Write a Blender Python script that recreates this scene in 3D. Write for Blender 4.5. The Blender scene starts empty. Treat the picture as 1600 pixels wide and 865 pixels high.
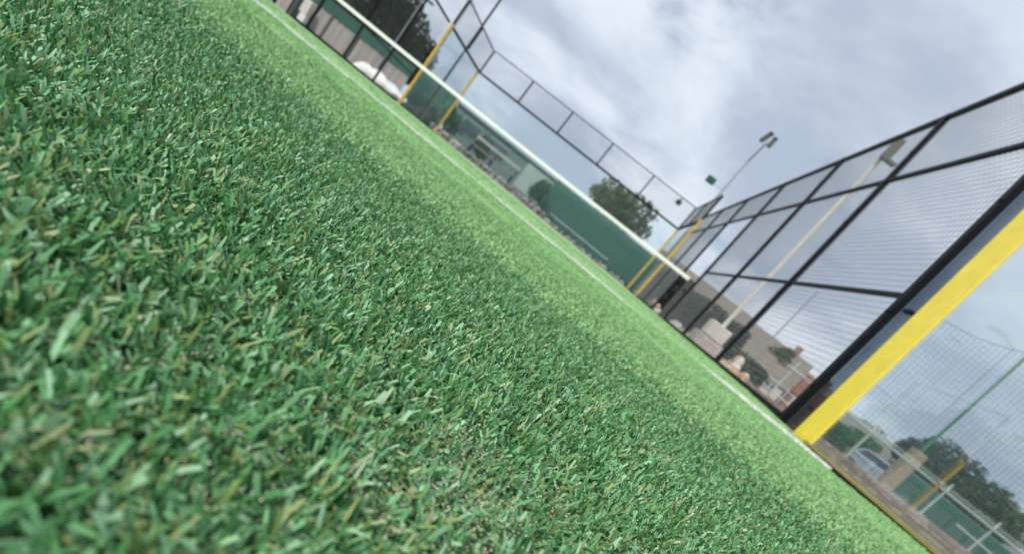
import bpy, bmesh, math, random
import numpy as np
from mathutils import Vector, Matrix
random.seed(7); RNG = np.random.default_rng(11)
scene = bpy.context.scene
COL = scene.collection
R = math.radians

# ------------------------------------------------------------------ camera
CAM = Vector((3.197, -9.795, 0.059))
yaw, pitch, roll = R(4.949), R(-11.297), R(39.038)
fwd = Vector((-math.sin(yaw)*math.cos(pitch), math.cos(yaw)*math.cos(pitch), math.sin(pitch)))
right0 = Vector((math.cos(yaw), math.sin(yaw), 0)); up0 = right0.cross(fwd)
right = right0*math.cos(roll) + up0*math.sin(roll)
up = up0*math.cos(roll) - right0*math.sin(roll)
cd = bpy.data.cameras.new('camera'); cam = bpy.data.objects.new('camera', cd); COL.objects.link(cam)
m = Matrix((right, up, -fwd)).transposed().to_4x4(); m.translation = CAM; cam.matrix_world = m
cd.sensor_fit = 'HORIZONTAL'; cd.sensor_width = 36; cd.lens = 36*761.263/1600
cd.shift_x = (800-775.795)/1600; cd.shift_y = (480.301-432.5)/1600
cd.clip_start = 0.005; cd.clip_end = 2000
cd.dof.use_dof = True; cd.dof.focus_distance = 0.21; cd.dof.aperture_fstop = 11.5
scene.camera = cam

# ------------------------------------------------------------------ sky, sun, exposure
SUN_EL = R(46); SUN_FROM = Vector((-0.50, -0.866, 0)).normalized()
w = bpy.data.worlds.new('World'); scene.world = w; w.use_nodes = True
nt = w.node_tree; N = nt.nodes; L = nt.links; N.clear()
def nd(t, **k):
    n = N.new(t)
    for a, b in k.items(): setattr(n, a, b)
    return n
out = nd('ShaderNodeOutputWorld'); bg = nd('ShaderNodeBackground'); bg.inputs[1].default_value = 0.1
sky = nd('ShaderNodeTexSky', sky_type='NISHITA', sun_disc=False)
sky.sun_elevation = SUN_EL; sky.sun_rotation = math.atan2(SUN_FROM.x, SUN_FROM.y)
tc = nd('ShaderNodeTexCoord'); sep = nd('ShaderNodeSeparateXYZ'); L.new(tc.outputs['Generated'], sep.inputs[0])
zz = nd('ShaderNodeMath', operation='MAXIMUM'); L.new(sep.outputs[2], zz.inputs[0]); zz.inputs[1].default_value = 0
za = nd('ShaderNodeMath', operation='ADD'); L.new(zz.outputs[0], za.inputs[0]); za.inputs[1].default_value = 0.35
dv = nd('ShaderNodeVectorMath', operation='DIVIDE'); cmb = nd('ShaderNodeCombineXYZ')
for i in range(3): L.new(za.outputs[0], cmb.inputs[i])
L.new(tc.outputs['Generated'], dv.inputs[0]); L.new(cmb.outputs[0], dv.inputs[1])
def cloud_noise(scale, detail, off, lo, hi, rough=.55):
    mp = nd('ShaderNodeMapping'); mp.inputs['Location'].default_value = off; L.new(dv.outputs[0], mp.inputs[0])
    n = nd('ShaderNodeTexNoise'); n.inputs['Scale'].default_value = scale; n.inputs['Detail'].default_value = detail
    n.inputs['Roughness'].default_value = rough; n.inputs['Distortion'].default_value = .25
    L.new(mp.outputs[0], n.inputs['Vector'])
    r = nd('ShaderNodeMapRange', interpolation_type='SMOOTHSTEP'); r.inputs[1].default_value = lo; r.inputs[2].default_value = hi
    L.new(n.outputs['Fac'], r.inputs[0]); return r.outputs[0]
shade = cloud_noise(1.7, 7, (3.1, 1.7, 0.4), .34, .62)
cover = cloud_noise(2.3, 7, (7.3, 2.2, 1.9), .29, .44)
c1 = nd('ShaderNodeMix', data_type='RGBA'); L.new(shade, c1.inputs[0])
c1.inputs[6].default_value = (4.6, 5.4, 6.7, 1); c1.inputs[7].default_value = (8.0, 8.8, 9.8, 1)
c2 = nd('ShaderNodeMix', data_type='RGBA'); cv = nd('ShaderNodeMapRange'); cv.inputs[3].default_value = .45; L.new(cover, cv.inputs[0]); L.new(cv.outputs[0], c2.inputs[0])
L.new(sky.outputs[0], c2.inputs[6]); L.new(c1.outputs[2], c2.inputs[7])
L.new(c2.outputs[2], bg.inputs[0]); L.new(bg.outputs[0], out.inputs[0])
sd = bpy.data.lights.new('sun', 'SUN'); sd.energy = 3.4; sd.angle = R(10); sd.color = (1, .95, .87)
so = bpy.data.objects.new('sun', sd); COL.objects.link(so)
sdir = -(SUN_FROM*math.cos(SUN_EL) + Vector((0, 0, math.sin(SUN_EL))))
so.rotation_euler = sdir.to_track_quat('-Z', 'Y').to_euler()
vs = scene.view_settings; vs.view_transform = 'Standard'; vs.look = 'None'; vs.exposure = 0; vs.gamma = 1; vs.use_curve_mapping = False
scene.cycles.max_bounces = 8; scene.cycles.transparent_max_bounces = 24

# ------------------------------------------------------------------ materials
MATS = {}
def mat(name, col, rough=.6, var=0.0, vscale=3.0, bump=0.0, bscale=40, metal=0, col2=None, spec=.5):
    if name in MATS: return MATS[name]
    M = bpy.data.materials.new(name); M.use_nodes = True; t = M.node_tree; b = t.nodes['Principled BSDF']
    b.inputs['Roughness'].default_value = rough; b.inputs['Metallic'].default_value = metal
    b.inputs['Specular IOR Level'].default_value = spec
    b.inputs['Base Color'].default_value = (*col, 1)
    if var or col2:
        tcn = t.nodes.new('ShaderNodeTexCoord'); n = t.nodes.new('ShaderNodeTexNoise')
        n.inputs['Scale'].default_value = vscale; n.inputs['Detail'].default_value = 6; n.inputs['Roughness'].default_value = .65
        t.links.new(tcn.outputs['Object'], n.inputs['Vector'])
        mr = t.nodes.new('ShaderNodeMapRange'); mr.inputs[1].default_value = .3; mr.inputs[2].default_value = .7
        t.links.new(n.outputs['Fac'], mr.inputs[0])
        mx = t.nodes.new('ShaderNodeMix'); mx.data_type = 'RGBA'; t.links.new(mr.outputs[0], mx.inputs[0])
        if col2 is None:
            col2 = tuple(min(1, c*(1+var)) for c in col); col = tuple(c*(1-var) for c in col)
        mx.inputs[6].default_value = (*col, 1); mx.inputs[7].default_value = (*col2, 1)
        t.links.new(mx.outputs[2], b.inputs['Base Color'])
    if bump:
        tcn = t.nodes.new('ShaderNodeTexCoord'); n = t.nodes.new('ShaderNodeTexNoise'); n.inputs['Scale'].default_value = bscale
        n.inputs['Detail'].default_value = 4; t.links.new(tcn.outputs['Object'], n.inputs['Vector'])
        bp = t.nodes.new('ShaderNodeBump'); bp.inputs['Strength'].default_value = bump; bp.inputs['Distance'].default_value = .02
        t.links.new(n.outputs['Fac'], bp.inputs['Height']); t.links.new(bp.outputs[0], b.inputs['Normal'])
    MATS[name] = M; return M
def attr_mat(name, rough=.5, trans=.25, attr='tint', spec=.4):
    M = bpy.data.materials.new(name); M.use_nodes = True; t = M.node_tree; b = t.nodes['Principled BSDF']
    a = t.nodes.new('ShaderNodeAttribute'); a.attribute_name = attr
    t.links.new(a.outputs['Color'], b.inputs['Base Color']); b.inputs['Roughness'].default_value = rough
    b.inputs['Specular IOR Level'].default_value = spec
    if trans:
        tr = t.nodes.new('ShaderNodeBsdfTranslucent'); t.links.new(a.outputs['Color'], tr.inputs[0])
        mx = t.nodes.new('ShaderNodeMixShader'); mx.inputs[0].default_value = trans
        t.links.new(b.outputs[0], mx.inputs[1]); t.links.new(tr.outputs[0], mx.inputs[2])
        t.links.new(mx.outputs[0], t.nodes['Material Output'].inputs[0])
    MATS[name] = M; return M
def glass_mat(name, tint, film, film_amt, refl=1.0):
    M = bpy.data.materials.new(name); M.use_nodes = True; t = M.node_tree; t.nodes.remove(t.nodes['Principled BSDF'])
    tr = t.nodes.new('ShaderNodeBsdfTransparent'); tr.inputs[0].default_value = (*tint, 1)
    gl = t.nodes.new('ShaderNodeBsdfGlossy'); gl.inputs['Roughness'].default_value = .02
    fr = t.nodes.new('ShaderNodeFresnel'); fr.inputs[0].default_value = 1.45
    di = t.nodes.new('ShaderNodeBsdfDiffuse'); di.inputs[0].default_value = (*film, 1)
    tl = t.nodes.new('ShaderNodeBsdfTranslucent'); tl.inputs[0].default_value = (*film, 1)
    dm = t.nodes.new('ShaderNodeMixShader'); dm.inputs[0].default_value = .5
    t.links.new(di.outputs[0], dm.inputs[1]); t.links.new(tl.outputs[0], dm.inputs[2])
    m1 = t.nodes.new('ShaderNodeMixShader'); m1.inputs[0].default_value = film_amt
    t.links.new(tr.outputs[0], m1.inputs[1]); t.links.new(dm.outputs[0], m1.inputs[2])
    m2 = t.nodes.new('ShaderNodeMixShader'); sc = t.nodes.new('ShaderNodeMath'); sc.operation = 'MULTIPLY'; sc.inputs[1].default_value = refl
    t.links.new(fr.outputs[0], sc.inputs[0]); t.links.new(sc.outputs[0], m2.inputs[0])
    t.links.new(m1.outputs[0], m2.inputs[1]); t.links.new(gl.outputs[0], m2.inputs[2])
    t.links.new(m2.outputs[0], t.nodes['Material Output'].inputs[0]); MATS[name] = M; return M
STEEL = mat('anthracite_steel', (.004, .005, .008), .55, spec=.2)
WIRE = mat('galvanised_black_wire', (.17, .175, .195), .45)
YELLOW = mat('yellow_paint', (.93, .68, .065), .40, .09, 7, .15, 50)
DULLY = mat('shaded_yellow_paint', (.55, .36, .05), .55, .15, 5)  # same yellow paint; the far posts' shade is put into this darker colour
GOLD = mat('weathered_yellow_trim', (.34, .25, .08), .5, .2, 12)
WHITE = mat('white_tape', (.80, .80, .76), .7, .04, 5)
GLASS = glass_mat('tempered_glass', (.945, .975, .98), (.55, .74, .74), .042, .22)
SMOKE = glass_mat('smoked_panel', (.47, .52, .56), (.2, .25, .27), .04, .35)
GREEN = mat('green_windscreen_fabric', (.010, .085, .060), .75, .25, 2.2, .3, 60)
NETBLK = mat('black_netting', (.02, .022, .022), .8)
BOARD = mat('weathered_fence_board', (.31, .285, .265), .85, .18, 5, .3, 30)
CONC = mat('pale_concrete', (.48, .46, .42), .9, .15, 4, .3, 30)
TARP = mat('white_tarpaulin', (.78, .79, .78), .55, .05, 3)
CREAM = mat('cream_paint', (.64, .625, .56), .6, .08, 6)
DARKBOX = mat('dark_plastic', (.012, .03, .028), .5)
LAMPGREEN = mat('green_lamp_housing', (.01, .075, .055), .45)
GREYPOLE = mat('grey_galvanised_pole', (.26, .29, .31), .5, .08, 3)
TAN = mat('tan_timber', (.29, .23, .165), .8, .2, 5)
PINKWOOD = mat('pink_brown_timber', (.36, .235, .19), .8, .2, 5)
BARK = mat('bark', (.07, .052, .04), .9, .3, 8)
LEAF = attr_mat('leaves', .55, .25)

# ------------------------------------------------------------------ mesh helpers
def link(name, me, m=None, parent=None):
    o = bpy.data.objects.new(name, me); COL.objects.link(o)
    if m and me and len(me.materials) == 0: me.materials.append(m)
    if parent: o.parent = parent
    return o
def tag(o, label=None, cat=None, group=None, kind=None):
    if label: o['label'] = label
    if cat: o['category'] = cat
    if group: o['group'] = group
    if kind: o['kind'] = kind
    return o
def thing(name, loc, label, cat, group=None):
    o = bpy.data.objects.new(name, None); COL.objects.link(o); o.location = loc; o.empty_display_size = .2
    return tag(o, label, cat, group)
class MB:
    def __init__(s): s.v = []; s.f = []
    def box(s, x0, x1, y0, y1, z0, z1):
        b = len(s.v)
        s.v += [(x0,y0,z0),(x1,y0,z0),(x1,y1,z0),(x0,y1,z0),(x0,y0,z1),(x1,y0,z1),(x1,y1,z1),(x0,y1,z1)]
        s.f += [tuple(b+i for i in q) for q in ((3,2,1,0),(4,5,6,7),(0,1,5,4),(1,2,6,5),(2,3,7,6),(3,0,4,7))]
        return s
    def bar(s, a, b, r, n=4, r2=None):
        a = Vector(a); b = Vector(b); d = (b-a).normalized(); r2 = r if r2 is None else r2
        u = d.orthogonal().normalized(); v = d.cross(u); k = len(s.v)
        for p, q in ((a, r), (b, r2)):
            for i in range(n):
                t = 2*math.pi*i/n + math.pi/n; s.v.append(tuple(p + u*math.cos(t)*q + v*math.sin(t)*q))
        for i in range(n): s.f.append((k+i, k+(i+1)%n, k+n+(i+1)%n, k+n+i))
        s.f.append(tuple(k+i for i in range(n-1, -1, -1))); s.f.append(tuple(k+n+i for i in range(n))); return s
    def prism(s, poly, axis, a, b):   # poly of 2-D points extruded along axis
        k = len(s.v); n = len(poly)
        for q in (a, b):
            for p in poly:
                s.v.append({'x': (q, p[0], p[1]), 'y': (p[0], q, p[1]), 'z': (p[0], p[1], q)}[axis])
        for i in range(n): s.f.append((k+i, k+(i+1)%n, k+n+(i+1)%n, k+n+i))
        s.f.append(tuple(k+i for i in range(n-1, -1, -1))); s.f.append(tuple(k+n+i for i in range(n))); return s
    def mesh(s, name='mesh', bevel=0, smooth=False):
        me = bpy.data.meshes.new(name); me.from_pydata(s.v, [], s.f)
        bm = bmesh.new(); bm.from_mesh(me); bmesh.ops.recalc_face_normals(bm, faces=bm.faces)
        if bevel: bmesh.ops.bevel(bm, geom=bm.edges[:], offset=bevel, segments=2, affect='EDGES', profile=.6)
        bm.to_mesh(me); bm.free()
        if smooth: me.polygons.foreach_set('use_smooth', [True]*len(me.polygons))
        return me
    def build(s, name, m, parent=None, origin=None, bevel=0, smooth=False):
        if origin is None and parent is not None: origin = parent.location
        if origin is not None:
            o = Vector(origin); s.v = [tuple(Vector(p)-o) for p in s.v]
        ob = link(name, s.mesh(name, bevel, smooth), m, parent)
        if origin is not None and parent is None: ob.location = origin
        return ob
def rock_mesh(seed, sx, sy, sz, amp=.25, sub=2):
    bm = bmesh.new(); bmesh.ops.create_icosphere(bm, subdivisions=sub, radius=1); rr = random.Random(seed)
    dirs = [Vector((rr.gauss(0,1), rr.gauss(0,1), rr.gauss(0,1))).normalized() for _ in range(9)]; am = [rr.uniform(-amp, amp) for _ in dirs]
    for v in bm.verts:
        n = v.co.normalized(); k = 1 + sum(a*max(0, n.dot(d))**3 for a, d in zip(am, dirs))
        v.co = Vector((n.x*sx*k, n.y*sy*k, n.z*sz*k))
    me = bpy.data.meshes.new('rock'); bm.to_mesh(me); bm.free()
    me.polygons.foreach_set('use_smooth', [True]*len(me.polygons)); return me
def np_mesh(name, V, Q, tint=None, smooth=True):
    me = bpy.data.meshes.new(name); nv = len(V); nq = len(Q); k = Q.shape[1]
    me.vertices.add(nv); me.vertices.foreach_set('co', V.astype(np.float32).ravel())
    me.loops.add(nq*k); me.loops.foreach_set('vertex_index', Q.astype(np.int32).ravel())
    me.polygons.add(nq); me.polygons.foreach_set('loop_start', np.arange(0, nq*k, k, dtype=np.int32))
    me.polygons.foreach_set('use_smooth', np.full(nq, smooth))
    me.update(calc_edges=True)
    if tint is not None:
        a = me.color_attributes.new('tint', 'FLOAT_COLOR', 'POINT')
        a.data.foreach_set('color', np.c_[tint, np.ones(nv)].astype(np.float32).ravel())
    return me

# ------------------------------------------------------------------ ground, slab and turf
def turf_z(x, y):
    t = np.clip((y+7.1)/1.7, 0, 1); return .03*t*t*(3-2*t) - .024*np.exp(-((y+6.98)/.26)**2)
EARTH = mat('earth_and_gravel', (.17, .135, .105), .95, .3, .35, .5, 8, col2=(.27, .23, .19))
tag(MB().box(-700, 700, -400, 1000, -.6, -.10).build('ground', EARTH), kind='structure')
tag(MB().box(-5.6, 5.6, -10.6, 10.6, -.099, -.024).build('court_slab', CONC), kind='structure')
TM = bpy.data.materials.new('artificial_turf'); TM.use_nodes = True; t = TM.node_tree; b = t.nodes['Principled BSDF']
b.inputs['Roughness'].default_value = .75; b.inputs['Specular IOR Level'].default_value = .25
tcn = t.nodes.new('ShaderNodeTexCoord')
def tn(scale, detail=4):
    n = t.nodes.new('ShaderNodeTexNoise'); n.inputs['Scale'].default_value = scale; n.inputs['Detail'].default_value = detail
    t.links.new(tcn.outputs['Object'], n.inputs['Vector']); return n
def tmix(f, a, bb, lo=.35, hi=.65):
    mr = t.nodes.new('ShaderNodeMapRange'); mr.inputs[1].default_value = lo; mr.inputs[2].default_value = hi; t.links.new(f, mr.inputs[0])
    x = t.nodes.new('ShaderNodeMix'); x.data_type = 'RGBA'; t.links.new(mr.outputs[0], x.inputs[0])
    for i, c in ((6, a), (7, bb)):
        if isinstance(c, tuple): x.inputs[i].default_value = (*c, 1)
        else: t.links.new(c, x.inputs[i])
    return x.outputs[2]
ca = tmix(tn(220, 3).outputs['Fac'], (.24, .42, .165), (.33, .53, .24))
cb = tmix(tn(1.3, 5).outputs['Fac'], ca, (.285, .475, .205), .3, 1.1)
t.links.new(cb, b.inputs['Base Color'])
bp = t.nodes.new('ShaderNodeBump'); bp.inputs['Strength'].default_value = .6; bp.inputs['Distance'].default_value = .006
t.links.new(tn(260, 3).outputs['Fac'], bp.inputs['Height']); t.links.new(bp.outputs[0], b.inputs['Normal'])
MATS['artificial_turf'] = TM
ys = np.concatenate([np.linspace(-10, -8, 11), np.linspace(-7.9, -6, 40), np.linspace(-5.8, -5, 5), np.linspace(-4, 10, 8)]); xs = np.linspace(-5, 5, 11)
V = np.array([(x, y, -.004 + turf_z(x, y)) for y in ys for x in xs]); nx = len(xs)
Q = np.array([(j*nx+i, j*nx+i+1, (j+1)*nx+i+1, (j+1)*nx+i) for j in range(len(ys)-1) for i in range(nx-1)])
far = Q[[q for q in range(len(Q)) if V[Q[q][0]][1] > -8.65 or V[Q[q][0]][0] < 1.5]]
tag(link('artificial_turf', np_mesh('artificial_turf', V, far), TM), kind='structure')
# the backing and sand bed between the fibres near the camera
BED = mat('turf_backing', (.035, .065, .025), .95, .3, 30, col2=(.10, .095, .055))
ynear = [y for y in ys if y < -8.5]
tag(link('turf_backing', np_mesh('turf_backing', np.array([(-5, -10, -.0155), (5, -10, -.0155), (5, -8.6, -.0155), (-5, -8.6, -.0155)]), np.array([[0, 1, 2, 3]])), BED), kind='structure')

# ------------------------------------------------------------------ turf fibres (nobody could count them)
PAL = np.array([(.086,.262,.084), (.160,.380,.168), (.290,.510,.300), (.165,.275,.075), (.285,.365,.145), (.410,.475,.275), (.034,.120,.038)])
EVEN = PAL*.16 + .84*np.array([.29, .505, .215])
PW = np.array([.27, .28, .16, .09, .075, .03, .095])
def blades(x, y, z0, length, width, segs, palette=PAL, pw=PW, lean=(.25, 1.0), curl=(.3, 1.5), bright=1.0):
    n = len(x); rng = RNG
    phi = rng.uniform(0, 2*np.pi, n); L = length*rng.uniform(.65, 1.25, n); W = width*rng.uniform(.7, 1.3, n)
    t0 = rng.uniform(*lean, n); t1 = t0 + rng.uniform(*curl, n)      # tilt from vertical at root and tip
    psi = phi + np.pi/2 + rng.uniform(-.9, .9, n)                    # ribbon's width direction, slightly twisted
    P = np.stack([x, y, z0 + 0*x], 1); rows = []
    for s in range(segs+1):
        tw = psi + (s/segs)*rng.uniform(-1.1, 1.1, n)
        ww = W*(.5 if s < segs else .5*rng.uniform(.35, 1.0, n))
        bend = rng.uniform(-.25, .25, n)
        side = np.stack([np.cos(tw), np.sin(tw), bend], 1)*ww[:, None]
        rows += [P - side, P + side]
        if s < segs:
            a = t0 + (t1-t0)*((s+.5)/segs); d = L/segs
            P = P + np.stack([np.sin(a)*np.cos(phi)*d, np.sin(a)*np.sin(phi)*d, np.cos(a)*d], 1)
    V = np.stack(rows, 1); k = 2*(segs+1)
    V[:, :, 2] = np.maximum(V[:, :, 2], (z0 + .001)[:, None] if np.ndim(z0) else z0 + .001)
    base = (np.arange(n)*k)[:, None]
    Q = np.concatenate([base + np.array([[2*s, 2*s+1, 2*s+3, 2*s+2]]) for s in range(segs)], 1).reshape(-1, 4)
    c = palette[rng.choice(len(palette), n, p=pw/pw.sum())]*rng.uniform(.8, 1.22, n)[:, None]*bright
    c = np.repeat(c[:, None, :], k, 1)
    return V.reshape(-1, 3), Q, c.reshape(-1, 3)
def join(parts):
    Vs, Qs, Cs = [], [], []; o = 0
    for V, Q, c in parts: Vs.append(V); Qs.append(Q+o); Cs.append(c); o += len(V)
    return np.concatenate(Vs), np.concatenate(Qs), np.concatenate(Cs)
def wedge(d0, d1, half, dens):
    n = int(half*(d1*d1-d0*d0)*dens); r = np.sqrt(RNG.uniform(d0*d0, d1*d1, n)); a = R(86) + RNG.uniform(-half, half, n)
    return CAM.x + r*np.cos(a), CAM.y + r*np.sin(a)
def inside(x, y): k = (x > -4.95) & (x < 4.95) & (y > -9.97); return x[k], y[k]
def undulate(x, y): return .0022*np.sin(x*9.1+1)*np.sin(y*11.3) + .0015*np.sin(x*23+y*17)
# tufts thin out where sand lies on top
def sandmask(x, y):
    s = np.zeros_like(x)
    for cx_, cy_, r_, a_ in SAND: s = np.maximum(s, a_*np.exp(-((x-cx_)**2+(y-cy_)**2)/(r_*r_)))
    return s
SAND = [(3.205, -9.672, .016, .9), (3.215, -9.695, .014, .85), (3.19, -9.705, .012, .7), (3.178, -9.728, .009, .6), (3.232, -9.655, .010, .6),
        (3.165, -9.742, .006, .6), (3.245, -9.69, .008, .4), (3.15, -9.715, .008, .35), (3.10, -9.69, .012, .3), (3.28, -9.63, .02, .3)]
parts = []
def paler_mix(x, y): return np.clip((y + 9.30 + .02*np.sin(x*7) + RNG.normal(0, .03, len(x)))/.09 + .25, 0, 1)   # fibres switch to the paler palette from y = -9.3 on
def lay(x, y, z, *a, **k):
    m_ = paler_mix(x, y) > RNG.uniform(0, 1, len(x))
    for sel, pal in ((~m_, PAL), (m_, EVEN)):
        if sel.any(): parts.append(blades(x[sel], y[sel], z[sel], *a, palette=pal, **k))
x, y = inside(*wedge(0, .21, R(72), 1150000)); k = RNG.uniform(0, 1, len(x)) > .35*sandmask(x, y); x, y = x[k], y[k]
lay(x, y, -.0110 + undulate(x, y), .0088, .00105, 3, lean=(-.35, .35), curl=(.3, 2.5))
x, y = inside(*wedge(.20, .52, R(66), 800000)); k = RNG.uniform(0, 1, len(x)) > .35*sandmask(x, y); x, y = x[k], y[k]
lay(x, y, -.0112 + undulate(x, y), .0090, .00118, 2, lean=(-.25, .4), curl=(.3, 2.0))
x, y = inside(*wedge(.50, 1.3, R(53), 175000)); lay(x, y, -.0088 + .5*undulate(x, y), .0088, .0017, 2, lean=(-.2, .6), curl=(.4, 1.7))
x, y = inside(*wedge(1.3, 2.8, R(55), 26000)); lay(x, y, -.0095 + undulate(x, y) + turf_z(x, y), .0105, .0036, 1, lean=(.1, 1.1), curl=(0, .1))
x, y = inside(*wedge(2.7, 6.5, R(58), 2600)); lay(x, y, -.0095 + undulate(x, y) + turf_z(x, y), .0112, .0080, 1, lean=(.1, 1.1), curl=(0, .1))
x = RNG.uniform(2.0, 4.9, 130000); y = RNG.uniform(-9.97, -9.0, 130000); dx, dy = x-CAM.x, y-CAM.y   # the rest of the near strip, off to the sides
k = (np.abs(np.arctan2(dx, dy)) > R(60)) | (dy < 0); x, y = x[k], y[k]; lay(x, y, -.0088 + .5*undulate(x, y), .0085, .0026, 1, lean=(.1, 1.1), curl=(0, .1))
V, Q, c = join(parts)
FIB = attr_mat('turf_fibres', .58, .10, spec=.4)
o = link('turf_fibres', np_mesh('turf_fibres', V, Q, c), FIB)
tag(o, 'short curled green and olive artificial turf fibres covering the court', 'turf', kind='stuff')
# painted service line: white fibres standing a little proud on the seam
n = 45000; x = RNG.uniform(-4.9, 4.9, n); y = -6.95 + RNG.uniform(-.034, .034, n)
ridge = .002*np.sin(x*4.1) + .002*np.sin(x*1.9+1) - .014*np.exp(-((x-3.7)/.33)**2) + .008*np.clip((x-4.0)/.25, 0, 1)
V, Q, c = blades(x, y, -.006 + ridge + turf_z(x, y), .0215, .009, 2, np.array([(.86,.87,.84), (.80,.83,.77)]), np.array([.8, .2]), (0, .3), (.1, .4))
tag(link('service_line', np_mesh('service_line', V, Q, c), FIB), 'white service line of pale fibres across the near turf', 'court line', kind='stuff')
# sand grains
gx, gy = wedge(0, .34, R(70), 1)[0:2]
pts = []
for cx_, cy_, r_, a_ in SAND:
    n = int(a_*r_*r_*5e6)
    pts.append(np.stack([RNG.normal(cx_, r_*.75, n), RNG.normal(cy_, r_*.75, n), RNG.uniform(-.0085, -.0012, n)], 1))
x, y = wedge(0.03, .42, R(70), 9000); pts.append(np.stack([x, y, RNG.uniform(-.0115, -.005, len(x))], 1))
Pn = np.concatenate(pts); n = len(Pn); s = RNG.uniform(.00013, .00036, n)
octv = np.array([(1,0,0),(-1,0,0),(0,1,0),(0,-1,0),(0,0,1),(0,0,-1)], float)
Rm = RNG.normal(size=(n, 3, 3)); Rm = np.linalg.qr(Rm)[0]
V = Pn[:, None, :] + np.einsum('kj,nij->nki', octv, Rm)*s[:, None, None]*RNG.uniform(.7, 1.2, (n, 6, 1))
F = np.array([(0,2,4),(2,1,4),(1,3,4),(3,0,4),(2,0,5),(1,2,5),(3,1,5),(0,3,5)])
c = np.array([(.50,.40,.29), (.58,.50,.39), (.42,.30,.21), (.66,.61,.52)])[RNG.choice(4, n)]
tag(link('sand_infill', np_mesh('sand_infill', V.reshape(-1, 3), (np.arange(n)[:, None, None]*6 + F[None]).reshape(-1, 3), np.repeat(c, 6, 0), False), attr_mat('sand_grain', .7, 0)),
    'pale pinkish sand grains between the turf fibres', 'sand', kind='stuff')

# ------------------------------------------------------------------ court enclosure
G, T, S, MID, LOW = 3.0, 3.92, 3.29, 2.55, 1.20
def weld(mb, plane, c, a0, a1, z0, z1, cell=.05, r=.0021, zb=None):
    """welded wire panel in the plane x=c or y=c"""
    P = (lambda a, z: (c, a, z)) if plane == 'x' else (lambda a, z: (a, c, z))
    zb = z1 if zb is None else zb; na = max(2, round((a1-a0)/cell)); nz = max(2, round((z1-z0)/cell))   # zb: top height at the a1 end
    for i in range(1, na): a = a0+(a1-a0)*i/na; mb.bar(P(a, z0), P(a, z1+(zb-z1)*i/na), r, 4)
    for i in range(1, nz): mb.bar(P(a0, z0+(z1-z0)*i/nz), P(a1, z0+(zb-z0)*i/nz), r, 4)
    return mb
def stuffpart(o): o['kind'] = 'stuff'; return o
def mesh_panel(parent, *a, **k):
    return stuffpart(weld(MB(), *a, **k).build('mesh_panel', WIRE, parent))
# right mesh fence
rf = thing('mesh_fence', (5.01, 0, 0), 'dark steel wire mesh fence along the right side, with a doorway by the net', 'fence')
px = 5.01; ST = lambda y: 3.28 - .02*y
for y in (-6, -4, -2, 0, 2, 4):
    p = MB().box(px-.025, px+.025, y-.027, y+.027, -.02, ST(y)).build('post', STEEL, rf)
    for z in (.35, 1.05, 2.0, 2.9):
        MB().bar((px-.035, y, z), (px-.024, y, z), .012, 6).build('bolt', STEEL, p, origin=rf.location)
for y0 in (-6, -4, -2, 0, 2, 4):
    a, b_ = y0+.03, y0+1.97
    MB().prism([(a, ST(a)-.05), (b_, ST(b_)-.05), (b_, ST(b_)), (a, ST(a))], 'x', px-.022, px+.022).build('top_rail', STEEL, rf)
    MB().box(px-.018, px+.018, a, b_, MID-.02, MID+.02).build('rail', STEEL, rf)
    mesh_panel(rf, 'x', px, a, b_, MID+.025, ST(a)-.05, zb=ST(b_)-.05)
    if y0 == 0: continue
    MB().box(px-.03, px+.03, a, b_, -.02, .07).build('base_rail', STEEL, rf)
    if y0 < 0:
        MB().box(px-.016, px+.016, a, b_, LOW-.017, LOW+.017).build('rail', STEEL, rf)
        mesh_panel(rf, 'x', px, a, b_, .07, LOW-.025); mesh_panel(rf, 'x', px, a, b_, LOW+.025, MID-.025)
    else: mesh_panel(rf, 'x', px, a, b_, .07, MID-.025)
# left mesh fence
lf = thing('mesh_fence', (-5.05, 0, 0), 'dark mesh fence along the left side in front of the grey board fence', 'fence')
qx = -5.05
for y in (-.4, .05, .75, 2.4, 4.15):
    MB().box(qx-.025, qx+.025, y-.028, y+.028, -.02, S).build('post', STEEL, lf)
for y0, y1 in ((.095, .705), (.795, 2.355), (2.445, 4.105), (4.195, 5.9)):
    MB().box(qx-.03, qx+.03, y0, y1, -.02, .09).build('base_rail', STEEL, lf)
    MB().box(qx-.03, qx+.03, y0, y1, G-.03, G+.03).build('top_rail', STEEL, lf)
    MB().box(qx-.02, qx+.02, y0, y1, 1.0, 1.03).build('rail', STEEL, lf)
    mesh_panel(lf, 'x', qx, y0, y1, .09, 1.0, cell=.06); mesh_panel(lf, 'x', qx, y0, y1, 1.03, G-.03, cell=.06)
# corner glass walls
def glass_side(sx, label):
    X = 5.0*sx; w_ = thing('glass_side_wall', (X, 8, 0), label, 'glass wall')
    MB().box(X-.042, X+.042, 6.06, 6.14, -.02, G+.05).build('yellow_post', DULLY, w_, bevel=.006)
    MB().box(X-.04, X+.04, 9.86, 9.94, -.02, G-.06).build('yellow_post', DULLY, w_, bevel=.006)
    MB().box(X-.04, X+.04, 6.15, 9.85, G-.05, G+.02).build('rail', STEEL, w_)
    MB().box(X-.05, X+.05, 6.15, 9.85, -.02, .06).build('base_rail', STEEL, w_)
    for y0, y1 in ((6.16, 7.985), (8.015, 9.84)):
        MB().box(X-.006, X+.006, y0, y1, .06, G-.05).build('glass_panel', GLASS, w_)
    for y in (6.1, 8.0): MB().box(X-.03, X+.03, y-.03, y+.03, G+.055, T).build('upper_post', STEEL, w_)
    MB().box(X-.02, X+.02, 6.1, 9.97, T, T+.04).build('upper_rail', STEEL, w_)
    for y0, y1 in ((6.13, 7.97), (8.03, 9.96)): mesh_panel(w_, 'x', X, y0, y1, G+.03, T, cell=.06)
    return w_
glass_side(-1, 'left far corner glass wall with two yellow posts')
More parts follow.
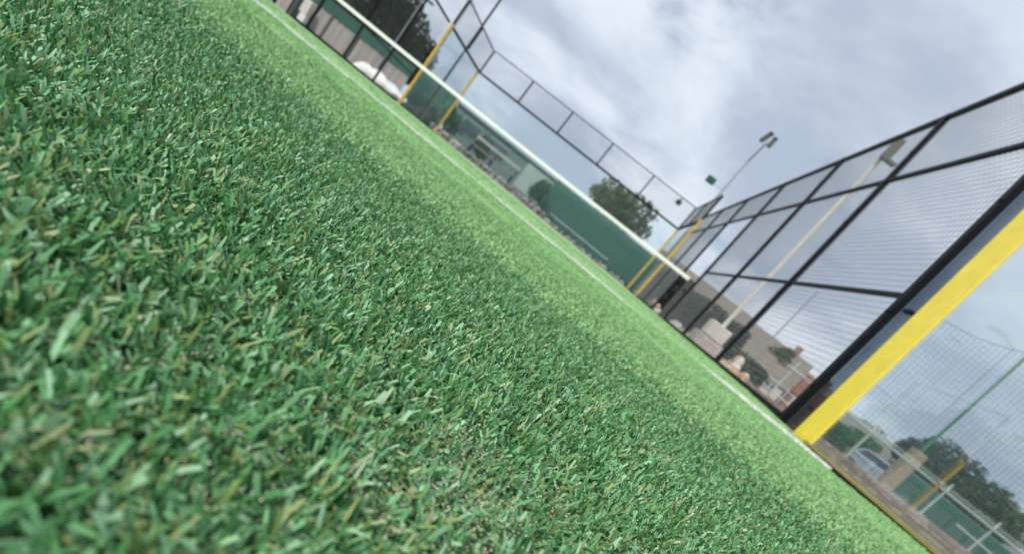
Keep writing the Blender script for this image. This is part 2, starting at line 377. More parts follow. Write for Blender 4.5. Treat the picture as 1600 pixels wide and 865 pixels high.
glass_side(1, 'right far corner glass wall with two yellow posts behind the net end')
bw = thing('glass_back_wall', (0, 10.06, 0), 'long glass back wall at the far end under a strip of mesh panels', 'glass wall')
Y = 10.06
for i in range(5):
    x0 = -5+2*i
    MB().box(x0+.01, x0+1.99, Y-.006, Y+.006, .08, G-.05).build('glass_panel', GLASS, bw)
    mesh_panel(bw, 'y', Y, x0+.03, x0+1.97, G+.03, T, cell=.06)
for i in range(6): MB().box(-5+2*i-.03, -5+2*i+.03, Y-.03, Y+.03, G+.022, T+.04).build('upper_post', STEEL, bw)
MB().box(-5.04, 5.04, Y-.045, Y+.045, G-.05, G+.02).build('rail', STEEL, bw)
MB().box(-4.97, 4.97, Y-.02, Y+.02, T+.042, T+.075).build('upper_rail', STEEL, bw)
MB().box(-4.9, 4.9, Y-.05, Y+.05, -.02, .06).build('base_rail', CONC, bw)
# near right glass wall with the big yellow post
nw = thing('glass_side_wall', (5.03, -8, 0), 'near right glass wall with wide bright yellow post and dark base strip', 'glass wall')
X = 5.03
MB().box(X-.008, X+.008, -6.45, -6.205, -.02, G+.4).build('yellow_post', YELLOW, nw, bevel=.006)
MB().box(X-.008, X+.008, -6.195, -6.045, .02, G+.3).build('smoked_strip', SMOKE, nw)
for z in (1.08, 2.6): MB().box(X-.016, X+.016, -6.16, -6.08, z, z+.025).build('clamp', STEEL, nw)
for y0, y1 in ((-8.18, -6.455), (-9.98, -8.2)):
    MB().box(X-.006, X+.006, y0, y1, .027, G).build('glass_panel', GLASS, nw)
MB().box(X-.05, X+.05, -9.98, -6.455, -.03, .008).build('base_rail', STEEL, nw)
MB().box(X-.052, X+.052, -9.98, -6.456, .010, .026).build('base_trim', GOLD, nw)

# ------------------------------------------------------------------ padel net
net = thing('padel_net', (0, 0, 0), 'long padel net with bright white top tape across the court', 'net')
def nz(x): return .955 - .0012*(25-x*x)
sec = 24; mb = MB()
for i in range(sec):
    xa, xb = -4.86+9.72*i/sec, -4.86+9.72*(i+1)/sec; za_, zb_ = nz(xa), nz(xb); k = len(mb.v)
    for (xx, q) in ((xa, za_), (xb, zb_)):
        mb.v += [(xx, -.009, q-.065), (xx, -.009, q-.004), (xx, 0, q), (xx, .009, q-.004), (xx, .009, q-.065)]
    for j in range(5): mb.f.append((k+j, k+(j+1)%5, k+5+(j+1)%5, k+5+j))
mb.build('tape', WHITE, net)
mb = MB()
for i in range(216): xx = -4.86+9.72*i/215; mb.bar((xx, 0, .05), (xx, 0, nz(xx)-.05), .0013, 3)
for j in range(20): mb.bar((-4.86, 0, .05+.0445*j), (4.86, 0, .05+.0445*j), .0013, 3)
stuffpart(mb.build('netting', NETBLK, net))
for sx in (-1, 1):
    p = MB().box(sx*4.92-.05, sx*4.92+.05, -.05, .05, 0, .94).build('net_post', mat('net_post_grey', (.06,.06,.068), .5), net, bevel=.008)
    MB().bar((sx*4.92, -.05, .7), (sx*4.92, -.10, .7), .02, 8).build('winder', STEEL, p, origin=net.location)

# ================================================================== beyond the far end
def box_thing(name, m, label, cat, *b, group=None, bevel=.01):
    x0, x1, y0, y1, z0, z1 = b; o = ((x0+x1)/2, (y0+y1)/2, z0)
    return tag(MB().box(*b).build(name, m, origin=o, bevel=bevel), label, cat, group)
def screen_fence(name, a, b, z0, z1, label, npost, sag=.03, m=GREEN):
    a = Vector(a); b = Vector(b); c = (a+b)/2; w_ = thing(name, (c.x, c.y, 0), label, 'windscreen')
    d = (b-a).normalized(); nrm = Vector((-d.y, d.x, 0)); nn = npost*6; mb = MB(); rows = 6
    k = len(mb.v)
    for i in range(nn+1):
        p = a + (b-a)*i/nn; s_ = math.sin(math.pi*(i % 6)/6)
        for j in range(rows+1):
            z = z0 + (z1-z0-sag*s_)*j/rows; off = .03*math.sin(i*1.7+j*.8)*s_
            q = p + nrm*off; mb.v.append((q.x, q.y, z))
    for i in range(nn):
        for j in range(rows):
            q = k+i*(rows+1)+j; mb.f.append((q, q+rows+1, q+rows+2, q+1))
    f = mb.build('fabric', m, w_, smooth=True)
    md = f.modifiers.new('thickness', 'SOLIDIFY'); md.thickness = .006
    for i in range(npost+1):
        p = a + (b-a)*i/npost + nrm*.07; MB().bar((p.x, p.y, -.1), (p.x, p.y, z1+.04), .035, 8).build('post', GREYPOLE, w_)
    MB().bar((a.x+nrm.x*.07, a.y+nrm.y*.07, z1), (b.x+nrm.x*.07, b.y+nrm.y*.07, z1), .02, 6).build('top_wire', GREYPOLE, w_)
    return w_
screen_fence('windscreen', (-.7, 16, 0), (7.2, 16, 0), .05, 2.12, 'long dark green windscreen behind the right half of the glass back wall', 4)
screen_fence('windscreen', (-11.3, 18.4, 0), (-8.6, 18.3, 0), .05, 2.45, 'green windscreen seen through the left corner glass wall', 3)
box_thing('storage_box', DARKBOX, 'dark storage box standing behind the left corner glass wall', 'box', -10.3, -8.9, 17.0, 17.9, -.1, 1.12, bevel=.04)
def bench(x0, x1, y, seat, back, label, planks, bm_):
    w_ = thing('bench', ((x0+x1)/2, y, -.1), label, 'bench')
    n = max(2, round((x1-x0)/1.2))
    for i in range(n+1):
        x = x0+.08+(x1-x0-.16)*i/n
        MB().box(x-.03, x+.03, y-.02, y+.34, -.1, seat-.045).build('leg', STEEL, w_)
        if back: MB().box(x-.025, x+.025, y+.345, y+.39, seat-.04, back-.05).build('back_support', STEEL, w_)
    for j in range(planks): MB().box(x0, x1, y+.12*j, y+.12*j+.105, seat-.043, seat).build('seat_plank', PINKWOOD if back else bm_, w_)
    if back: MB().box(x0, x1, y+.30, y+.343, back-.14, back).build('back_plank', bm_, w_)
bench(-4.6, -2.0, 13, .78, 1.24, 'bench with pale back plank and brown seat behind the glass back wall', 3, mat('aged_plank', (.36,.35,.31), .8, .15, 5))
bench(.45, 3.8, 13, .52, None, 'long low pale backless bench in front of the dark green windscreen', 3, CONC)
# shed behind
sh = thing('shed', (-4.2, 18.6, -.1), 'low grey flat roofed shed behind the bench with the brown seat', 'shed')
SHED = mat('blue_grey_cladding', (.10, .17, .165), .6, .1, 2)
MB().box(-8.2, -.9, 18, 20, -.1, 2.12).build('wall', SHED, sh)
MB().box(-8.3, -.8, 17.85, 20.1, 2.125, 2.22).build('roof', mat('shed_roof', (.14,.21,.20), .7), sh)
MB().box(-2.9, -1.1, 17.95, 17.995, .5, 2.05).build('door', mat('pale_door', (.30, .38, .345), .6, .08, 2), sh)
for x in (-7.4, -5.4):
    f_ = MB().box(x, x+1.3, 17.95, 17.995, 1.0, 1.85).build('window', mat('window_frame', (.2, .26, .26), .5), sh)
    MB().box(x+.07, x+1.23, 17.93, 17.948, 1.07, 1.78).build('pane', mat('dark_pane', (.05, .08, .09), .1), f_, origin=sh.location)
# low rubble wall
rw = thing('rubble_wall', (-2.6, 11.6, -.1), 'low wall of brown and pinkish stones just behind the glass back wall', 'wall')
STONES = [mat('stone_a', (.33, .26, .21), .9, .2, 9, .4, 40), mat('stone_b', (.42, .36, .32), .9, .2, 9, .4, 40), mat('stone_c', (.24, .19, .15), .9, .2, 9, .4, 40)]
SM = [rock_mesh(i, .19, .13, .10, .3) for i in range(6)]
for i, me in enumerate(SM): me.materials.append(STONES[i % 3])
rr = random.Random(4); x = -6.0
while x < 4.9:
    for j in range(3 if x < .3 else 2):
        o = link('stone', rr.choice(SM), None, rw); o.location = (x + rr.uniform(-.06, .06) + 2.6, rr.uniform(-.05, .05)+.02*j, .05 + .15*j)
        o.rotation_euler = (rr.uniform(-.3, .3), rr.uniform(-.3, .3), rr.uniform(0, 6.3)); k_ = rr.uniform(.8, 1.2); o.scale = (k_, k_, k_)
    x += .3
# ------------------------------------------------------------------ trees
def tree(name, base, h, rx, rz, label, seed, pal, nleaf=3800, leaf=.22, trunk_h=None, group=None):
    rng = np.random.default_rng(seed); w_ = thing(name, base, label, 'tree', group); B = Vector(base)
    cz = h - rz; th = trunk_h or max(.6, cz*.9)
    mb = MB(); mb.bar((0, 0, -.1), (rng.normal(0, .08), rng.normal(0, .08), th), .05*h*.5, 8, .03*h*.5)
    K = 15; cl = rng.normal(size=(K, 3)); cl /= np.linalg.norm(cl, axis=1)[:, None]; cl *= rng.uniform(.35, .82, (K, 1))
    cl[:, 2] *= np.where(cl[:, 2] < 0, .75, 1); cl = cl*np.array([rx, rx, rz]) + np.array([0, 0, cz])
    for q in cl[::2]: mb.bar((0, 0, th*.85), tuple(q), .014*h, 5, .004*h)
    trunk = mb.build('trunk', BARK, w_, origin=(0, 0, 0))
    which = rng.integers(0, K, nleaf); rad = rng.uniform(.26, .5, K)
    d = rng.normal(size=(nleaf, 3)); d /= np.linalg.norm(d, axis=1)[:, None]; d *= rng.uniform(.25, 1, (nleaf, 1))**.5
    P = cl[which] + d*rad[which][:, None]*np.array([rx, rx, rz])
    ax = rng.normal(size=(nleaf, 3)); ax /= np.linalg.norm(ax, axis=1)[:, None]; bx = np.cross(ax, rng.normal(size=(nleaf, 3))); bx /= np.linalg.norm(bx, axis=1)[:, None]
    s = leaf*rng.uniform(.5, 1.2, (nleaf, 1)); a = ax*s; b_ = bx*s*.5
    V = np.stack([P-a, P+b_*.9, P+a, P-b_*.9], 1).reshape(-1, 3); Q = np.arange(nleaf*4).reshape(-1, 4)
    pal = np.array(pal); c = pal[rng.integers(0, len(pal), K)][which]*rng.uniform(.7, 1.3, (nleaf, 1))
    link('crown', np_mesh('crown', V, Q, np.repeat(c, 4, 0), False), LEAF, w_)
    return w_
DARK = [(.028,.045,.022), (.04,.05,.02), (.022,.05,.03), (.055,.055,.022)]
OLIVE = [(.075,.105,.035), (.10,.125,.045), (.06,.085,.035), (.12,.13,.06)]
MIDG = [(.035,.085,.03), (.05,.10,.035), (.07,.12,.04)]
BUSH = [(.025,.10,.055), (.03,.12,.06), (.04,.13,.05)]
tree('tree', (2.3, 30, -.1), 6.3, 3.4, 1.9, 'round olive green tree rising above the dark green windscreen', 1, OLIVE, 6000, .2)
for i, (b_, h, rx, rz, lab) in enumerate((((-27, 23, -.1), 9.5, 5, 4.2, 'dark tree at the top left edge of the picture above the board fence'), ((-27, 33, -.1), 10.0, 5.2, 4.6, 'tall dark tree in the middle above the grey board fence'), ((-25.5, 39.5, -.1), 8.6, 3.8, 3.9, 'dark tree just left of the left yellow post'))):
    tree('tree', b_, h, rx, rz, lab, 20+i, DARK, 9000, .34)
for k, (x, y, sx, sz, lab) in enumerate(((-7.0, 15.6, .8, 1.95, 'rounded green bush beside the left yellow corner post'), (-4.9, 15.9, .5, 1.75, 'small green bush behind the bench with the brown seat'), (-1.0, 15.2, .6, 1.8, 'small green bush at the left end of the long green windscreen'))):
    tree('bush', (x, y, -.1), sz, sx, sz*.42, lab, 40+k, BUSH, 1500, .10)
# ------------------------------------------------------------------ left: board fence, trees, bundle
bf = thing('board_fence', (-16, 15.3, -.1), 'weathered grey brown board fence topped with a green band, behind the left mesh fence', 'fence')
me = MB().box(-.096, .096, -.012, .012, 0, 1.44).mesh('board', .004); me.materials.append(BOARD)
me2 = MB().box(-.096, .096, -.012, .012, 0, 1.44).mesh('board', .004); me2.materials.append(mat('weathered_fence_board_pale', (.37, .345, .32), .85, .18, 5, .3, 30))
rr = random.Random(2); x = -22.0
while x < -10.1:
    o = link('board', rr.choice((me, me2)), None, bf); o.location = (x+16, rr.uniform(-.008, .008), rr.uniform(0, .03)); o.rotation_euler = (0, rr.uniform(-.008, .008), 0); x += .2
for x in np.arange(-21, -10, 1.85): MB().box(x-.045, x+.045, 15.2, 15.283, -.1, 1.5).build('post', mat('dark_timber_post', (.09,.10,.09), .85), bf)
MB().box(-22, -10.1, 15.316, 15.36, 1.36, 1.98).build('windscreen_band', GREEN, bf)
bundle = rock_mesh(77, 1, 1, 1, .35, 4)
for v in bundle.vertices:
    n = v.co; v.co = Vector((n.x*1.45, n.y*.42, n.z*(.40 - .10*n.x) + .36 + .05*math.sin(n.x*9+n.y*4)))
bo = link('tarpaulin_bundle', bundle, TARP); bo.location = (-11.25, 14.4, -.1); tag(bo, 'long lumpy white tarpaulin bundle lying before the board fence', 'bundle')
box_thing('plastic_crate', TARP, 'lower small white crate at the left end of the board fence', 'crate', -16.65, -16.25, 14.6, 14.9, -.1, .52, bevel=.03)
box_thing('plastic_crate', CREAM, 'upper pale crate stacked at the left end of the board fence', 'crate', -17.1, -16.3, 14.6, 14.95, .53, 1.25, bevel=.03)
# ------------------------------------------------------------------ masts and lamps
def mast(name, base, h, r, label, m=GREYPOLE, arm=None, head=None, hm=DARKBOX):
    w_ = thing(name, base, label, 'lamp post'); x, y, z = base
    MB().bar((x, y, z), (x, y, h), r, 12, r*.75).build('pole', m, w_, smooth=False)
    MB().bar((x, y, z), (x, y, z+.12), r*2, 12).build('base_plate', m, w_)
    if arm: MB().bar((x, y, h-.02), (x+arm[0], y+arm[1], h+arm[2]), r*.75, 8, r*.6).build('arm', m, w_)
    for hx, hy, hz, wx, wy, wz, rot in (head or []):
        q = MB().box(-wx/2, wx/2, -wy/2, wy/2, -wz/2, wz/2).build('lamp_head', hm, w_, origin=(0, 0, 0), bevel=.01)
        q.location = (hx-x, hy-y, hz-z); q.rotation_euler = rot
        g = MB().box(-wx*.42, wx*.42, -wy*.42, wy*.42, -wz/2-.012, -wz/2-.002).build('lens', mat('lamp_lens', (.35,.37,.38), .2), q, origin=(0, 0, 0))
    return w_
mast('floodlight_mast', (5.42, 11.1, -.1), 6.75, .045, 'tall grey floodlight mast with angled arm behind the right far corner', GREYPOLE, (-.02, -.9, .55),
     [(5.25, 10.2, 7.45, .16, .55, .10, (R(-28), 0, R(10))), (5.52, 10.1, 7.38, .16, .5, .08, (R(-28), 0, R(-6))),
      ], DARKBOX)
mast('thin_pole', (5.52, 11.3, -.1), 5.25, .03, 'short thin grey pole beside the floodlight mast', GREYPOLE)
fl = [o for o in bpy.data.objects if o.name.startswith('floodlight_mast')][0]
MB().box(4.62, 4.98, 10.9, 11.1, 5.2, 5.45).build('side_lamp', LAMPGREEN, fl, bevel=.015); MB().bar((4.97, 11.02, 5.3), (5.4, 11.1, 5.3), .012, 6).build('bracket', GREYPOLE, fl)
sp = thing('speaker_box', (4.36, 10.16, 3.68), 'small green box fixed to the mesh strip near the right far corner', 'speaker')
MB().box(4.25, 4.47, 10.10, 10.26, 3.70, 3.86).build('housing', LAMPGREEN, sp, bevel=.01); MB().box(4.33, 4.39, 10.07, 10.099, 3.66, 3.95).build('bracket', STEEL, sp)
mast('light_mast', (-5.22, 8.35, -.1), 6.2, .05, 'tall dark light mast rising behind the left corner glass wall', STEEL, (.6, 0, .15), [(-4.5, 8.35, 6.3, .5, .3, .1, (0, 0, 0))])
mast('street_lamp', (-14.6, 25, -.1), 10, .06, 'faint thin grey lamp post far behind the left yellow posts', GREYPOLE, (.8, 0, .2), [(-13.6, 25, 10.2, .6, .25, .12, (0, 0, 0))])
mast('slim_lamp_post', (-12, 15.65, -.1), 4.9, .045, 'slim grey post in front of the dark trees', GREYPOLE, (.3, 0, .1), [(-11.6, 15.65, 5.0, .35, .2, .1, (0, 0, 0))])
# cream pole on a block base
cp = thing('lamp_post', (6.95, 3.7, -.1), 'cream lamp post on a stone block base outside the right mesh fence', 'lamp post')
MB().bar((6.95, 3.7, .7), (6.95, 3.7, 6.55), .06, 14, .05).build('pole', CREAM, cp)
MB().box(6.63, 7.2, 3.45, 3.95, .42, .84).build('base_block', mat('cream_block', (.62,.58,.52), .8, .15, 6), cp, bevel=.04)
MB().box(6.5, 7.3, 3.4, 4.0, -.1, .40).build('base_block', mat('pink_grey_block', (.47,.40,.36), .85, .2, 6), cp, bevel=.05)
q = MB().box(6.86, 7.04, 3.42, 3.6, 6.1, 6.66).build('lamp_head', mat('olive_lamp', (.10,.105,.07), .5), cp, bevel=.015)
MB().box(7.045, 7.24, 3.44, 3.58, 6.10, 6.17).build('lamp_arm', mat('olive_lamp', (.10,.105,.07), .5), cp)
# rubble piles
PALE = [mat('rubble_white', (.62, .57, .53), .85, .15, 8, .4, 30), mat('rubble_pink', (.50, .36, .28), .85, .2, 8, .4, 30), mat('rubble_orange', (.48, .30, .17), .85, .2, 8, .4, 30)]
PM = [rock_mesh(90+i, .2, .16, .14, .35) for i in range(6)]
for i, me in enumerate(PM): me.materials.append(PALE[(0, 0, 1, 0, 2, 1)[i]])
def rubble(base, n, r, hgt, label, seed):
    w_ = thing('rubble_pile', base, label, 'rubble'); q = random.Random(seed)
    for i in range(n):
        a = q.uniform(0, 6.3); d = r*math.sqrt(q.random()); o = link('stone', q.choice(PM), None, w_)
        o.location = (math.cos(a)*d, math.sin(a)*d, .1 + (hgt-.1)*(1-d/r)*q.random()); k_ = q.uniform(.6, 1.2); o.scale = (k_, k_, k_); o.rotation_euler = (q.uniform(0, 6), q.uniform(0, 6), q.uniform(0, 6))
rubble((7.75, 3.5, -.1), 22, .5, .7, 'pile of pale and orange rubble right of the cream lamp post', 1)
rubble((6.95, 13.6, -.1), 16, .5, .95, 'pale rubble pile in front of the dark hedge near the net post', 2)
rubble((6.6, 5.6, -.1), 9, .35, .35, 'small low rubble pile left of the cream lamp post', 3)
# dark hedge
def hedge(name, base, lx, ly, h, label, seed, pal, n, leaf=.09):
    rng = np.random.default_rng(seed); w_ = thing(name, base, label, 'hedge'); u = rng.uniform(-1, 1, (n, 3)); k = rng.integers(0, 3, n)
    face = rng.random(n) < .75; u[np.arange(n)[face], k[face]] = np.sign(u[np.arange(n)[face], k[face]]) * rng.uniform(.85, 1.05, face.sum())
    u[:, 2] = np.maximum(u[:, 2], -1); P = u*np.array([lx/2, ly/2, h/2]) + np.array([0, 0, h/2]); P[:, 2] *= 1 + .10*np.sin(P[:, 0]*3.1+P[:, 1]*2.3)
    ax = rng.normal(size=(n, 3)); ax /= np.linalg.norm(ax, axis=1)[:, None]; bx = np.cross(ax, rng.normal(size=(n, 3))); bx /= np.linalg.norm(bx, axis=1)[:, None]
    s = leaf*rng.uniform(.6, 1.3, (n, 1)); V = np.stack([P-ax*s, P+bx*s*.5, P+ax*s, P-bx*s*.5], 1).reshape(-1, 3)
    c = np.array(pal)[rng.integers(0, len(pal), n)]*rng.uniform(.7, 1.3, (n, 1))
    link('foliage', np_mesh('foliage', V, np.arange(n*4).reshape(-1, 4), np.repeat(c, 4, 0), False), LEAF, w_)
    MB().box(-lx*.42, lx*.42, -ly*.3, ly*.3, 0, h*.82).build('branches', mat('hedge_branches', (.02,.022,.014), .95), w_, origin=(0, 0, 0))
hedge('hedge', (8.6, 15.5, -.1), 5.2, 1.6, 2.0, 'long dark hedge right of the far court corner', 1, [(.018,.028,.018), (.025,.034,.018), (.03,.03,.02)], 8000, .12)
hedge('hedge', (10.2, 11.5, -.1), 2.8, 1.0, 1.0, 'low dark green hedge behind the cream lamp post', 2, DARK+MIDG, 4000, .1)
# ------------------------------------------------------------------ houses
def house(name, c, lx, ly, wall, ridge, rot, wm, rm, label, win=3, chimney=True, wm2=None):
    w_ = thing(name, c, label, 'house'); w_.rotation_euler.z = rot; O = (0, 0, 0)
    MB().box(-lx/2, lx/2, -ly/2, ly/2, 0, wall).prism([(-ly/2, wall+.001), (ly/2, wall+.001), (0, ridge-.16)], 'x', -lx/2, lx/2).build('wall', wm, w_, origin=O)
    e = .35; th = .14; r_ = MB()
    for sg in (-1, 1):
        r_.prism([(sg*(ly/2+e), wall-.18), (sg*(ly/2+e), wall-.18+th), (0, ridge), (0, ridge-th)], 'x', -lx/2-e, lx/2+e)
    rf_ = r_.build('roof', rm, w_, origin=O)
    if chimney:
        MB().box(lx*.22, lx*.22+.7, -.35, .35, ridge-.5, ridge+.8).build('chimney', mat('chimney_brick', (.27,.15,.11), .9, .2, 6), rf_, origin=O)
    for i in range(win):
        x = -lx/2 + lx*(i+.5)/win
        f_ = MB().box(x-.6, x+.6, -ly/2-.06, -ly/2-.003, wall*.42, wall*.82).build('window', mat('white_window_frame', (.72,.72,.70), .5), w_, origin=O)
        MB().box(x-.5, x-.03, -ly/2-.08, -ly/2-.062, wall*.46, wall*.78).build('pane', mat('dark_pane', (.05,.08,.09), .1), f_, origin=O)
        MB().box(x+.03, x+.5, -ly/2-.08, -ly/2-.062, wall*.46, wall*.78).build('pane', mat('dark_pane', (.05,.08,.09), .1), f_, origin=O)
    MB().box(-lx*.05-.45, -lx*.05+.45, -ly/2-.05, -ly/2-.004, 0, min(2.0, wall*.4)).build('door', mat('house_door', (.16,.10,.07), .5), w_, origin=O)
    return w_
ROOFB = mat('taupe_roof_tiles', (.19, .165, .14), .9, .2, 1.5, .4, 6); ROOFG = mat('grey_roof_slates', (.20, .19, .18), .85, .2, 2, .4, 8); ROOFR = mat('red_brown_roof_tiles', (.20, .085, .06), .9, .2, 2, .4, 8)
BRICK = mat('red_brick_wall', (.24, .14, .11), .9, .2, 3); REND = mat('pale_render', (.55, .50, .45), .9, .1, 2); STONEW = mat('brown_stone_wall', (.25, .20, .165), .9, .25, 2)
house('house', (15.5, 51.5, -.1), 12.5, 7, 3.0, 6.5, R(-12), STONEW, ROOFB, 'long house with broad taupe roof behind the far right mesh panels', 4, False)
house('house', (24.5, 47.5, -.1), 7.5, 6, 2.4, 6.0, R(-24), REND, ROOFB, 'pale house with taupe roof right of the cream lamp post', 3)
house('house', (29.0, 47.5, -.1), 6, 6, 2.7, 5.3, R(-28), BRICK, ROOFR, 'red brick house with dark red roof beside the near mesh post', 2)
house('house', (27.2, 27.8, -.1), 7, 5, 2.0, 3.4, R(-40), BRICK, ROOFG, 'low brick house with grey roof behind the yellow near post', 3)
house('house', (37.5, 21.5, -.1), 10, 6, 2.2, 4.6, R(-55), BRICK, ROOFG, 'brick house with dark roof at the lower right corner', 3)
house('house', (33.5, 27.5, -.1), 5, 5, 2.4, 4.3, R(-50), REND, ROOFB, 'small pale house between the two right trees', 2)
# white railing
rl = thing('white_railing', (12.6, 13.3, -.1), 'white slatted railing behind the near mesh panel', 'railing')
RLM = mat('grey_white_paint', (.45,.45,.44), .7)
for z in (.55, .95): MB().bar((11.6, 13.7, z), (13.9, 12.85, z), .04, 6).build('rail', RLM, rl)
for i in range(6):
    f_ = i/5; MB().bar((11.6+2.3*f_, 13.7-.85*f_, -.1), (11.6+2.3*f_, 13.7-.85*f_, 1.05), .03, 6).build('post', RLM, rl)
tag(MB().bar((6.1, -3.83, -.1), (6.1, -3.83, .62), .05, 8).bar((6.1, -3.83, .62), (6.1, -3.83, .66), .06, 8).build('timber_post', TAN, origin=(6.1, -3.83, -.1)), 'short tan timber post outside the lower near mesh panel', 'post')
mast('telegraph_pole', (13.35, 18.4, -.1), 6.1, .05, 'thin grey pole standing behind the near lower mesh panel', GREYPOLE)
tree('tree', (25.4, 46.0, -.1), 6.2, 1.6, 1.5, 'small dark green tree between the pale and red houses', 60, MIDG, 1800, .2)
# ------------------------------------------------------------------ right: neighbouring court beyond the glass
gp = thing('padded_pole', (14.45, 6.5, -.1), 'green net pole with tan padded foot beyond the near glass', 'pole')
MB().bar((14.45, 6.5, 1.75), (14.45, 6.5, 6.4), .045, 10).build('pole', mat('green_pole_paint', (.05,.17,.09), .5), gp)
MB().box(14.27, 14.63, 6.32, 6.68, -.1, 1.76).build('padding', TAN, gp, bevel=.05)
gn = thing('ball_net', (13.5, 6.7, -.1), 'fine grey ball stop net hanging high beyond the near glass', 'net')
mb = MB(); zt = lambda x: 5.15 + .24*(x-12.1) - .15*math.sin(math.pi*(x-11.8)/2.65)
NETG = mat('grey_ball_net', (.11, .13, .14), .9)
for i in range(85):
    x = 11.8+.148*i; mb.bar((x, 6.7, .0), (x, 6.7, zt(x)), .0048, 3)
for j in range(39):
    z = .1+.15*j
    xa = 11.8
    while zt(xa) < z and xa < 24: xa += .2
    mb.bar((xa, 6.7, z), (24.4, 6.7, z), .0036, 3)
for i in range(57): xa = 11.8+.22*i; mb.bar((xa, 6.7, zt(xa)), (xa+.22, 6.7, zt(xa+.22)), .009, 4)
stuffpart(mb.build('netting', NETG, gn))
for x in (11.8, 24.4): MB().bar((x, 6.75, -.1), (x, 6.75, zt(x)+.1), .03, 8).build('support_pole', mat('green_pole_paint', (.05,.17,.09), .5), gn)
gr = thing('grey_rail_fence', (14, 5.2, -.1), 'pale grey green tube rail fence beyond the near glass', 'fence')
RAILM = mat('pale_tube', (.36, .42, .40), .5)
MB().bar((9.4, 5.2, 1.22), (22, 5.2, 1.22), .04, 8).build('rail', RAILM, gr)
for x in (9.6, 12.3, 14.76, 16.3, 18.6, 21): MB().bar((x, 5.2, -.1), (x, 5.2, 1.5), .03, 8).build('post', RAILM, gr)
MB().bar((15.6, 5.2, .72), (17.6, 5.2, .66), .03, 8).build('lower_rail', RAILM, gr)
tag(MB().bar((14.0, 4.5, -.1), (14.0, 4.5, 2.0), .045, 8).bar((14.0, 4.5, 2.0), (14.0, 4.5, 2.03), .075, 8).build('yellow_bollard', mat('ochre_paint', (.24,.18,.025), .6), origin=(14.0, 4.5, -.1)), 'slim ochre yellow post right of the padded pole', 'post')
bwall = thing('brick_wall', (9.3, -1.5, -.1), 'low pinkish brick wall running outside the near glass', 'wall')
BKM = [mat('pink_brick_a', (.36,.25,.21), .9, .15, 9), mat('pink_brick_b', (.30,.20,.165), .9, .15, 9), mat('pink_brick_c', (.40,.31,.27), .9, .15, 9)]
bms = []
for k in range(3): me = MB().box(-.05, .05, -.105, .105, -.033, .033).mesh('brick', .006); me.materials.append(BKM[k]); bms.append(me)
rr = random.Random(5)
for cs in range(4):
    for i in range(66):
        y = -6 + .225*i + (.11 if cs % 2 else 0)
        o = link('brick', rr.choice(bms), None, bwall); o.location = (rr.uniform(-.004, .004), y+1.5, .04 + .076*cs)
MB().box(9.262, 9.338, -6.1, 8.9, -.1, .19).build('mortar', mat('mortar', (.30,.28,.25), .95), bwall)
screen_fence('windscreen', (15.3, 7.9, 0), (21.5, 8.6, 0), .05, 1.25, 'dark green windscreen under the trees beyond the near glass', 3)
tree('tree', (27.0, 22.8, -.1), 5.1, 2.4, 2.1, 'dark green tree left of the lighter tree beyond the near glass', 70, [(.02,.055,.03), (.03,.07,.03), (.025,.06,.022)], 7500, .17)
tree('tree', (28.8, 20.4, -.1), 4.6, 2.3, 1.9, 'lighter green tree beyond the near glass at lower right', 71, [(.07,.115,.04), (.085,.13,.04), (.05,.09,.035)], 7000, .17)
tree('tree', (30.6, 26.2, -.1), 4.2, 1.9, 1.7, 'small mid green tree behind the tan padded foot', 72, MIDG, 3000, .15)
hedge('hedge', (17.9, 15.9, -.1), 2.3, 1.2, 1.5, 'rounded bright green hedge right of the yellow near post', 5, [(.045,.12,.045), (.06,.14,.05)], 4500, .08)
hedge('hedge', (19.9, 17.9, -.1), 1.4, 1.3, 1.9, 'second clipped green hedge beside the silver car', 6, [(.04,.11,.03), (.06,.14,.04)], 3500, .08)
# parked car
car = thing('parked_car', (20.0, 14.6, -.1), 'silver blue hatchback car parked beyond the near glass', 'car'); car.rotation_euler.z = R(-55)
O = (0, 0, 0); CP = mat('silver_blue_car_paint', (.42,.48,.55), .25, metal=.3)
bm = bmesh.new()
prof = [(-1.95,.35),(-1.98,.75),(-1.85,.95),(-1.55,1.0),(-1.2,1.42),(.3,1.45),(1.0,1.0),(1.75,.88),(1.95,.65),(1.95,.35)]
ws = [.80,.84,.85,.86,.66,.66,.84,.80,.76,.78]; Lv = [bm.verts.new((p[0], -w__, p[1])) for p, w__ in zip(prof, ws)]; Rv = [bm.verts.new((p[0], w__, p[1])) for p, w__ in zip(prof, ws)]
bm.faces.new(Lv); bm.faces.new(Rv[::-1])
for i in range(len(prof)): j = (i+1) % len(prof); bm.faces.new((Lv[i], Lv[j], Rv[j], Rv[i]))
bmesh.ops.recalc_face_normals(bm, faces=bm.faces); bmesh.ops.bevel(bm, geom=bm.edges[:], offset=.05, segments=2, affect='EDGES')
me = bpy.data.meshes.new('body'); bm.to_mesh(me); bm.free(); link('body', me, CP, car)
CG = mat('car_glass', (.03,.04,.05), .08)
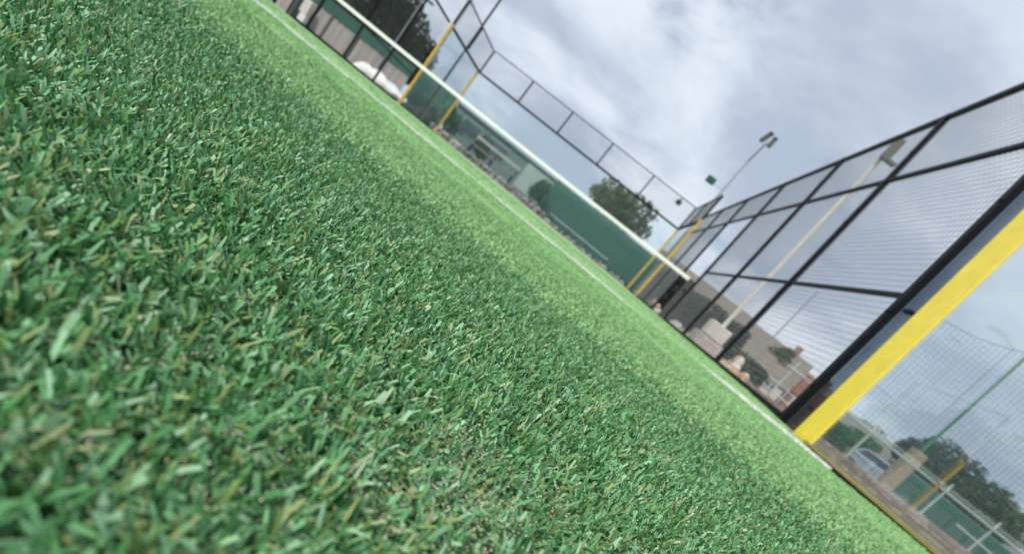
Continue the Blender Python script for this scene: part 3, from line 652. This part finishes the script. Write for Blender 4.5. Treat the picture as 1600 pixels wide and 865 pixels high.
for sg in (-1, 1):
    k = MB(); k.v += [(-1.35, sg*.80, 1.05), (.75, sg*.80, 1.05), (.2, sg*.70, 1.37), (-1.1, sg*.70, 1.37), (-1.35, sg*.86, 1.05), (.75, sg*.86, 1.05), (.2, sg*.72, 1.37), (-1.1, sg*.72, 1.37)]
    k.f += [(0,1,2,3),(4,5,6,7),(0,1,5,4),(1,2,6,5),(2,3,7,6),(3,0,4,7)]; k.build('side_window', CG, car, origin=O)
    for x in (-1.25, 1.2):
        wh = MB().bar((x, sg*.66, .31), (x, sg*.87, .31), .31, 18).build('wheel', mat('tyre', (.02,.02,.02), .8), car, origin=O)
        MB().bar((x, sg*.872, .31), (x, sg*.885, .31), .2, 14).build('rim', mat('rim', (.5,.5,.52), .3), wh, origin=O)
    MB().box(1.86, 1.985, sg*.5-.14, sg*.5+.14, .62, .76).build('headlight', mat('headlight', (.7,.72,.75), .1), car, origin=O, bevel=.02)
k = MB(); k.v += [(.36, -.6, 1.41), (.36, .6, 1.41), (.97, .72, 1.04), (.97, -.72, 1.04), (.39, -.6, 1.44), (.39, .6, 1.44), (1.0, .72, 1.06), (1.0, -.72, 1.06)]
k.f += [(0,1,2,3),(4,5,6,7),(0,1,5,4),(1,2,6,5),(2,3,7,6),(3,0,4,7)]; k.build('windscreen', CG, car, origin=O)
# brick pier with white coping
pr = thing('brick_pier', (20.7, 14.6, -.1), 'low red brick wall with white coping behind the padded pole', 'wall')
MB().box(20.2, 21.9, 13.6, 14.1, -.1, 1.3).build('wall', BRICK, pr); MB().box(20.1, 22.0, 13.5, 14.2, 1.302, 1.45).build('coping', TARP, pr)
# far trees along the horizon
rr = random.Random(9)
for i, (x, y, lab) in enumerate(((-30, 62, 'far tree'), (48, 40, 'far tree'), (8, 75, 'far tree'), (40, 52, 'far tree'))):
    tree('tree', (x, y, -.1), (7, 6, 5.2, 6)[i], (4, 4, 5, 4)[i], (3, 2.5, 2.2, 2.5)[i], ('distant tree behind the left corner glass', 'distant tree at the far right horizon', 'distant low tree behind the long taupe roofed house', 'distant tree behind the red brick house')[i], 80+i, MIDG, 3000, .3)
